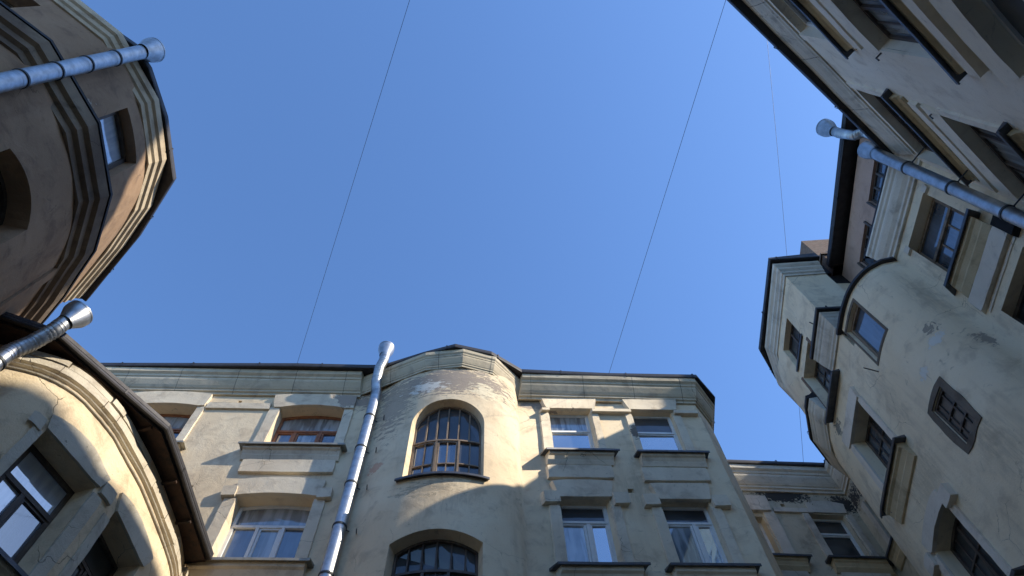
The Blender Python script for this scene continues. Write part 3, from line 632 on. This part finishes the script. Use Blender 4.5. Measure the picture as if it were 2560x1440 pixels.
eave(b3, [(6.93, 9.8), (6.93, 10.1), (7.16, 11.03), (7.7, 11.8), (8.5, 12.5)], 14.76, -1, width=.3, lip=.05, name='cornice_flashing', back=.3)
Ws = Wall([(8.5, 3.2), (8.41, 3.9), (8.18, 6.2)], -1, wob=.01)
cornice(Ws, b3, 0, Ws.len, [(o*1.15, z) for o, z in KP], 'cornice3')
m = MB(); prismxy(m, [(8.12, 3.2), (8.08, 3.9), (7.86, 6.25), (9.0, 6.3), (9.0, 3.2)], 14.72, 14.76, ztop=[14.77, 14.77, 14.77, 15.3, 15.3]); m.build('cornice_flashing', 'roof', b3)
# coping over the bulge
m = MB(); profile(W3, m, 2.7, 4.93, [(-.3, 14.02), (.07, 14.0), (.09, 14.0), (.09, 14.07), (-.6, 14.14)], jit=.01); m.build('bulge_coping', 'roof', b3)
m = MB(); prismxy(m, [(8.3, 6.05), (7.9, 6.12), (7.58, 6.32), (7.35, 6.66), (7.25, 7.1), (7.23, 7.7), (8.9, 7.72), (8.9, 6.05)], 13.9, 14.1); m.build('bulge_roof', 'roof', b3)
# brown attic storey
WA = Wall([(8.95, 3.0), (8.95, 8.0)], -1)
for (a, b, c, d, lb) in ((1.62, 2.67, 15.9, 16.98, 'attic window nearer the downpipe'), (3.24, 4.3, 15.9, 17.0, 'attic window nearer the tower')):
    window(WA, b3, a, b, c, d, .14, 'darkwood', ['g_dark', 'g_blue'], mull=(.33, .66), cross=(.5,), fw=.05, surround=([(a-.05, a), (b, b+.05)], c, d, .05), tm='darkwood', label=lb)
wallmesh(WA, rect(0, 5, 14.0, 17.8), 'attic_wall', 'mauve', b3)
m = MB(); box(WA, m, 0, 5, 15.2, 15.8, 0, .06); m.build('attic_flashing', 'roof', b3)
eave(b3, [(8.55, 3.2), (8.60, 4.4), (8.62, 7.78)], 17.98, -1, width=.4, lip=.08, back=.55)
m = MB(); prismxy(m, [(8.57, 3.6), (8.62, 7.78), (9.1, 8.1), (11.4, 5.1), (14, 4.6), (14, 0), (11.4, .1), (11.4, 1.3), (11.4, 2.4)], 17.95, 18.1, ztop=[18.1, 18.1, 18.1, 22.6, 22.6, 22.7, 23.9, 22.95, 22.5]); m.build('attic_roof', 'roof', b3)  # unseen ridge heights shaped to throw shadow on the round front
m = MB(); prismxy(m, [(9.1, 3.0), (9.05, 8.0), (8.4, 8.1), (8.2, 8.1), (7.65, 8.15), (7.65, 10.2), (8.0, 11.3), (9.6, 12.6), (14, 12.65), (14, 3.0)], G, 17.9)
prismxy(m, [(8.95, 3.6), (8.75, 6.5), (8.1, 6.6), (7.75, 7.0), (7.65, 8.1), (9, 8.15), (9.2, 3.6)], G, 13.9); m.build('core', 'black', b3)
# unseen block added behind the tower to shade the far facade's right end
m = MB(); prismxy(m, [(10.6, 9.5), (12.4, 9.5), (12.4, 11.6), (10.6, 11.6)], 17.8, 24.4); m.build('unseen_shadow_block', 'brick', b3)
m = MB(); prismxy(m, [(8.74, 7.72), (9.2, 7.72), (9.2, 8.2), (8.74, 8.2)], 17.9, 18.8); prismxy(m, [(8.70, 7.68), (9.24, 7.68), (9.24, 8.24), (8.70, 8.24)], 18.64, 18.71)
m.build('chimney', 'brick', b3)
# hopper and bend of the attic pipe
downpipe(b3, [(8.42, 4.13, 18.12), (8.44, 4.14, 17.88), (8.62, 4.12, 17.45), (8.78, 4.02, 17.3), (8.8, 4.0, 14.8)], .12, ((8.40, 4.13, 18.08), (8.36, 4.12, 18.55)), (.12, .22), label='zinc hopper and bend under the attic eave', rings=())
# long downpipe in the inner corner
downpipe(b3, [(7.74, 3.87, 14.72), (7.76, 3.86, 12.0), (7.78, 3.85, G)], .118, ((7.74, 3.87, 14.66), (7.73, 3.88, 15.05)), (.13, .175),
         label='long zinc downpipe in the corner beside the beige facade', rings=[1.3+i*1.45 for i in range(12)], spike=(.2, -.3, 0))
for (s, z, l) in ((4.9, 12.35, .3), (5.3, 15.2, .2), (7.3, 10.9, .15)):
    p = W3.map(s, z, 0) if s != 5.3 else WT.map(ts(5.3), z, 0); m = MB(); tube(m, [p, p+Vector((-l, -.1, .02))], .012, 6); m.build('iron_pin', 'seam', b3)

# ============================================================ beige facade, upper right
b4 = thing('beige_building', (6, 1, G), 'pale beige facade in shade at the upper right with deep windows and dark sills', 'building')
W4 = Wall([(1.526-.727*6.45, -2.551-.6866*6.45), (1.526+.727*9.45, -2.551+.6866*9.45)], -1)
q0 = W4.len*6.45/15.9
def u(s): return s+q0
rows = [(12.02, 13.84, 11.42, 11.66), (9.02, 10.86, 8.42, 8.66), (6.0, 7.8, 5.4, 5.65), (3.0, 4.8, 2.4, 2.65)]
for k, (zb, zh, p0, p1) in enumerate(rows):
    for j, (a, b) in enumerate(((-6.2, -4.7), (-2.6, -1.1), (.8, 2.0), (4.28, 5.6), (7.1, 9.16))):
        if j == 4: zb_ = zb+.1
        else: zb_ = zb
        lb = {(0, 3): 'top floor window close under the eave', (0, 4): 'wide top floor window near the downpipe corner', (1, 3): 'deep set middle window with a long dark sill', (1, 4): 'wide deep set window with a striped blind near the corner',
              (2, 3): 'lowest visible window in the upper right corner of the picture'}.get((k, j))
        fmn = 'pvc' if (k, j) in ((0, 3), (2, 3)) else 'darkwood'
        gmn = 'g_mid' if k == 1 or j == 4 else 'g_dark'
        lin = None
        if k >= 1: lin = (u(a)-.02, u(b)+.02, u(a)-.16, u(b)+.12, zh, zh+.42, .06, .06)
        e = (u(a)-.2, u(b)+.24) if j != 4 else (u(a)-.3, u(b)+.06)
        window(W4, b4, u(a), u(b), zb_, zh, .22, fmn, gmn, rise=.05 if k else 0, transom=.62 if k != 1 else None, mull=(.5,) if j != 4 else (.33, .66), cross=(.5,) if k == 1 else (), munt=(.25, .75) if k == 1 else (), fw=.065,
               surround=([(u(a)-.16, u(a)), (u(b), u(b)+(.16 if j != 4 else .08))], zb_, zh, .045), lintel=lin, tm='beige4',
               sill=(e[0], e[1], zb_+.02, .17, dl, .32, 'ochre'), apron=(u(a)-.14, u(b)+.06, p0, p1, .12 if k else .07), label=lb)
wallmesh(W4, rect(0, W4.len, G, 14.5), 'wall', 'beige4', b4)
KP4 = [(o*.68, z) for o, z in [(0, 13.98), (.05, 13.98), (.055, 14.06), (.09, 14.1), (.10, 14.16), (.16, 14.26), (.21, 14.4), (.215, 14.46), (.25, 14.5), (.255, 14.58), (.29, 14.62), (.29, 14.68), (0, 14.72)]]
m = MB(); profile(W4, m, 0, W4.len-.28, KP4, step=.9, jit=.01); s = .7
while s < W4.len-.4: profile(W4, m, s, s+.014, [(o+.003, z-.003) for o, z in KP4[1:-1]], 1, caps=False); s += 1.5
m.build('cornice', ['cornice3', 'jointdirt'], b4)
e0 = Vector((4.47, .69)); ed = Vector((3.52, 3.24)).normalized()
eave(b4, [tuple(e0-ed*11.2), tuple(e0+ed*4.83)], 14.68, -1, width=.5, lip=.11, back=.5)
ea, eb = e0-ed*11.2, e0+ed*4.83
m = MB(); prismxy(m, [tuple(ea), tuple(eb), (8.9, 4.0), (11.0, 2.5), (13, -2), (2, -12)], 14.7, 14.8, ztop=[14.78, 14.78, 14.9, 18, 18, 18]); m.build('roof', 'roof', b4)
m = MB(); prismxy(m, [(-2.6, -7.3), (8.95, 3.45), (13.8, 3.3), (13.8, -7), (3, -14)], G, 14.6); m.build('core', 'black', b4)
# unseen tall wing with window rows, added to cast shadow on the brown front
m = MB(); prismxy(m, [(10.0, -7.5), (10.0, -2.0), (10.0, -1.35), (10.0, .3), (12.2, -.25), (13.5, -2.0), (13.5, -7.5)], 14.0, 28.0, ztop=[28, 28, 25.9, 25.7, 25.7, 28, 28]); rw = m.build('added_shadow_wing', 'beige4', b4)
WR = Wall([(9.99, -7.4), (9.99, .6)], -1)
for z in (19, 22.3):
    for a in (.8, 3.0, 5.2, 7.0): window(WR, b4, a, a+.9, z, z+1.5, -.02, 'pvc', 'g_mid', mull=(.5,), holew=False)
m = MB(); prismxy(m, [(9.7, -7.8), (9.7, -2.0), (9.7, -1.4), (9.7, .45), (12.3, -.15), (12.6, -.9), (13.7, -2.0), (13.7, -7.8)], 25.8, 28.2, ztop=[28.2, 28.2, 26.05, 25.95, 25.95, 26.05, 28.2, 28.2]); m.build('added_shadow_roof', 'roof', b4)  # top of the added wing, stepped to shape its shadow
m = MB(); box(W3, m, .72, 1.1, 10.95, 11.5, 0, .14); m.build('metal_box', 'black', b3)
# little iron hooks on the wall
for (s, z) in ((5.75, 10.7), (7.1, 10.75)):
    p = W4.map(u(s), z+.35, 0); n = Vector((-.68, .73, 0)); m = MB(); tube(m, [p, p+n*.1, p+n*.12+Vector((0, 0, -.12))], .014, 6); m.build('iron_hook', 'seam', b4)

# ============================================================ brown bowed building, upper left
b5 = thing('brown_building', (-8.5, 2.5, G), 'dark brown bowed building at the upper left with two grey cornices', 'building')
W5 = Wall([(-12.9, -5.0), (-9.775, -1.785), (-8.245, -.17), (-7.412, .68), (-7.157, 1.36), (-7.08, 2.04), (-7.157, 2.805), (-7.412, 3.485), (-7.905, 4.165), (-8.585, 4.845), (-9.435, 5.61), (-9.80, 5.94)],
          1, curved=(3, 4, 5, 6, 7, 8))
k5 = W5.S[1]
def v(s): return s+k5
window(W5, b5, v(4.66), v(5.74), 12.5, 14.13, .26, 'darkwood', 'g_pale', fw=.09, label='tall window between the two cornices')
window(W5, b5, v(1.1), v(2.46), 12.5, 14.05, .4, 'darkwood', 'g_mid', fw=.09, label='window on the flat part above the downpipe')
window(W5, b5, v(4.64), v(5.88), 8.6, 10.5, .42, 'darkwood', 'g_dark', rise=.18, mull=(.5,), fw=.08, label='arched deep window under the lower cornice')
window(W5, b5, v(1.1), v(2.46), 8.6, 10.5, .42, 'darkwood', 'g_dark', rise=.18, mull=(.5,), fw=.08)
for z in (5.0, 1.4): window(W5, b5, v(4.64), v(5.88), z, z+1.9, .42, 'darkwood', 'g_dark', rise=.18, mull=(.5,), fw=.08)
wallmesh(W5, rect(0, W5.len, G, 14.9), 'wall', 'brown5', b5)
m = MB(); box(W5, m, v(7.17), v(7.45), G, 11.9, 0, .045); m.build('pilaster_strip', 'brown5', b5)
CP5 = [(o*.72, z) for o, z in [(0, 14.55), (.05, 14.56), (.06, 14.7), (.12, 14.74), (.13, 14.9), (.20, 14.94), (.21, 15.14), (0, 15.2)]]
Wq = Wall([(-12.9, -5.0), (-9.775, -1.785), (-8.245, -.17), (-7.43, .66), (-7.06, 1.9), (-7.2, 3.05), (-7.75, 4.0), (-8.55, 4.83), (-9.435, 5.61), (-9.80, 5.94)], 1, hard=tuple(range(1, 9)), wob=.008)
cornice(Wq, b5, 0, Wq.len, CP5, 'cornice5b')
E5 = [(-12.3, -5.), (-9.4, -1.85), (-8.17, -.07), (-7.16, .81), (-6.98, 1.28), (-6.9, 2.26), (-7.05, 3.57), (-8.14, 4.79), (-9.15, 5.70), (-9.72, 6.22)]
eave(b5, E5, 15.25, 1, width=.35, lip=.07, back=.35)
MP = [(0, 11.95), (.07, 11.96), (.08, 12.10), (.19, 12.14), (.20, 12.30), (.31, 12.34), (.345, 12.6), (.0, 12.8)]
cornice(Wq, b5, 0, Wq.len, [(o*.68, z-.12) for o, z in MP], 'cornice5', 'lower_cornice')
m = MB(); profile(Wq, m, 0, Wq.len, [(.2, 12.55), (.255, 12.5), (.265, 12.55), (0, 12.72)], caps=False); m.build('lower_cornice_flashing', 'roof', b5)
m = MB(); prismxy(m, E5+[(-10.3, 6.1), (-15, 6.1), (-15, -5)], 15.28, 15.33, ztop=[15.35]*len(E5)+[15.4, 18, 18]); m.build('roof', 'roof', b5)
m = MB(); prismxy(m, [(-13.4, -5.0), (-10.3, -1.8), (-8.7, .2), (-7.95, 1.0), (-7.7, 2.1), (-7.8, 2.9), (-8.2, 3.7), (-9.0, 4.5), (-10.0, 5.4), (-10.2, 5.9), (-15, 5.9), (-15, -5)], G, 15.2); m.build('core', 'black', b5)
Wend = Wall([(-9.80, 5.94), (-15, 6.0)], 1); wallmesh(Wend, rect(0, Wend.len, G, 15.0), 'end_wall', 'brown5', b5)
downpipe(b5, [(-6.96, .95, 15.1), (-7.03, .96, 14.4), (-7.1, .97, 13.6), (-7.12, .97, G)], .135, ((-6.95, .94, 15.02), (-6.88, .95, 15.4)), (.14, .235),
         label='thick zinc downpipe crossing the brown front', rings=[1.0+i*.95 for i in range(17)])

# ============================================================ round corner building, lower left
b6 = thing('round_corner_building', (-7.5, 7.5, G), 'low cream building with a round front at the lower left under a sharp polygonal eave', 'building')
W6 = Wall([(-8.9, 4.9), (-7.94, 5.17), (-7.24, 5.56), (-6.79, 6.34), (-6.58, 7.36), (-6.49, 8.42), (-6.48, 9.26), (-6.6, 10.13)], 1, curved=(0, 1, 2, 3, 4, 5, 6), wob=.02)
W6s = W6                                                    # smooth curve for the mouldings; the wall itself runs straight across each window
fl = [-.01, .5, 1., 1.4, 1.85, 3.52, 3.62, 5.1, 5.6, 6.0, W6s.len]
W6 = Wall([tuple(W6s.at(max(0, t))[0]) for t in fl[1:]], 1, wob=.014); W6 = Wall([tuple(W6s.at(max(0, t))[0]) for t in fl], 1, wob=.014)
W6.curvedflag = True
W6.smp = [(t, q, W6s.at(max(0, t))[1]) for t, (s_, q, n_) in zip(fl, W6.smp)]; W6.len = fl[-1]
_flat = W6.map
def _blend(s, z, o=0.):                                     # flat across the windows, running out into the smooth curve above them
    k = min(1, max(0, (z-9.5)/.4)); return _flat(s, z, o).lerp(W6s.map(s, z, o), k*k*(3-2*k))
W6.map = _blend
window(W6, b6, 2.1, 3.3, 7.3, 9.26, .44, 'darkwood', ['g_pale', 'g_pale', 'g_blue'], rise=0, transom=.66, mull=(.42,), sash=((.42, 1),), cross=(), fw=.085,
       surround=([(1.93, 2.1), (3.3, 3.5)], 7.3, 9.15, .035), lintel=(2.08, 3.33, 2.0, 3.4, 9.26, 9.52, .14, .05), ears=[(1.78, 2.04, 9.1, 9.34), (3.36, 3.66, 9.2, 9.46)], tm='trim6',
       sill=(1.8, 3.6, 7.25, .25, 'lip', .35, 'trim6'), label='large window with pale sky painted into its panes, on the shaded side of the round front')
window(W6, b6, 3.86, 5.0, 7.3, 9.32, .44, 'darkwood', ['g_dark', 'g_mid', 'g_dark'], rise=0, transom=.7, mull=(.5,), sash=((0, .5), (.5, 1)), fw=.07,
       surround=([(3.68, 3.86), (5.0, 5.16)], 7.3, 9.1, .03), lintel=(3.84, 5.03, 3.72, 5.16, 9.32, 9.62, .12, .05), tm='trim6', sill=(3.6, 5.2, 7.25, .25, 'lip', .35, 'trim6'),
       label='second window of the round front, its head half in sun')
for z in (3.6, -.1):
    for (a, b) in ((2.1, 3.3), (3.86, 5.0)): window(W6, b6, a, b, z, z+1.9, .44, 'darkwood', 'g_dark', transom=.66, mull=(.5,))
wallmesh(W6, rect(0, W6.len, G, 10.75), 'wall', 'cream6', b6, stepz=.12, step=.2)
for (z, h, o) in ((10.05, .05, .03), (10.17, .045, .045)):
    m = MB(); profile(W6s, m, .6, W6s.len, [(0, z), (o, z+.01), (o+.01, z+h*.6), (o*.4, z+h), (0, z+h)], jit=.05, step=.25); m.build('string_moulding', 'trim6', b6)
m = MB(); s = .7
while s < W6.len-.05:                                       # a ragged course of plastered bricks under the eave
    l = random.uniform(.25, 1.1); oo = random.uniform(.05, .075); z0 = 10.27+random.uniform(-.02, .02)
    box(W6s, m, s, min(s+l-.012, W6s.len), z0, 10.42+random.uniform(-.02, .03), 0, oo)
    if random.random() < .5: box(W6s, m, s+.05, min(s+l+.03, W6s.len), 10.44, 10.56, 0, oo+random.uniform(-.02, .03))
    s += l
m.build('brick_course', 'trim6', b6)
E6 = [(-8.6, 4.35), (-7.44, 4.95), (-6.16, 6.88), (-6.12, 7.8), (-6.07, 9.86)]
eave(b6, E6, 10.72, 1, width=.5, lip=.05, th=.03, back=.4)
m = MB(); prismxy(m, [(-8.6, 4.35), (-7.44, 4.95), (-6.16, 6.88), (-6.12, 7.8), (-6.07, 9.86), (-7, 10.0), (-9.8, 9.9), (-9.8, 5.2)], 10.76, 10.82, ztop=[10.84]*5+[10.9, 12.4, 12.4]); m.build('roof', 'roof', b6)
m = MB(); prismxy(m, [(-8.5, 4.5), (-7.48, 5.02), (-6.24, 6.9), (-6.2, 7.8), (-6.15, 9.84), (-7.5, 9.9), (-8.5, 6)], 10.62, 10.66); m.build('soffit_boards', 'rust', b6)
m = MB(); prismxy(m, [(-8.9, 5.9), (-8.1, 6.2), (-7.6, 6.9), (-7.4, 7.6), (-7.4, 9.9), (-10, 9.7), (-10, 5.5)], G, 10.6); m.build('core', 'black', b6)
for (s, z0) in ((5.2, 10.6), (3.2, 10.62), (4.3, 10.6)):      # rusty eave hooks
    m = MB(); box(W6, m, s, s+.05, z0-.03, z0+.02, .02, .3); m.build('eave_hook', 'rust', b6)
downpipe(b6, [(-7.28, 4.72, 10.74), (-7.34, 4.75, 10.45), (-7.52, 4.79, 10.12), (-7.64, 4.76, 9.8), (-7.66, 4.76, G)], .125, ((-7.27, 4.72, 10.68), (-7.2, 4.71, 11.0)), (.13, .225),
         label='dark zinc downpipe and shining hopper at the corner of the round front', rings=[1.35, 1.9, 3.0, 4.2, 5.4, 6.6])

# ============================================================ cables across the court
def cable(a, b, sag, label):
    m = MB(); a = Vector(a); b = Vector(b); pts = []
    for i in range(25):
        t = i/24; p = a.lerp(b, t); p.z -= sag*4*t*(1-t); pts.append(p)
    tube(m, pts, .0052, 6); o = m.build('overhead_cable', 'seam'); o['label'] = label; o['category'] = 'cable'; o['group'] = 'cables over the court'; return o
cable((-6.24, 9.76, 18.05), (0.8, -5.05, 15.8), 0, 'thin dark cable leaving the eave left of the round bay')
cable((2.62, 10.78, 18.05), (5.66, -1.58, 16.5), 0, 'thin dark cable leaving the eave right of the round bay')
cable((8.68, 14.62, 18.05), (9.57, 1.3, 27.3), .15, 'thin dark cable passing behind the corner tower')
for r_ in (b1, b2, b3, b4, b5, b6): unparent_shift(r_)
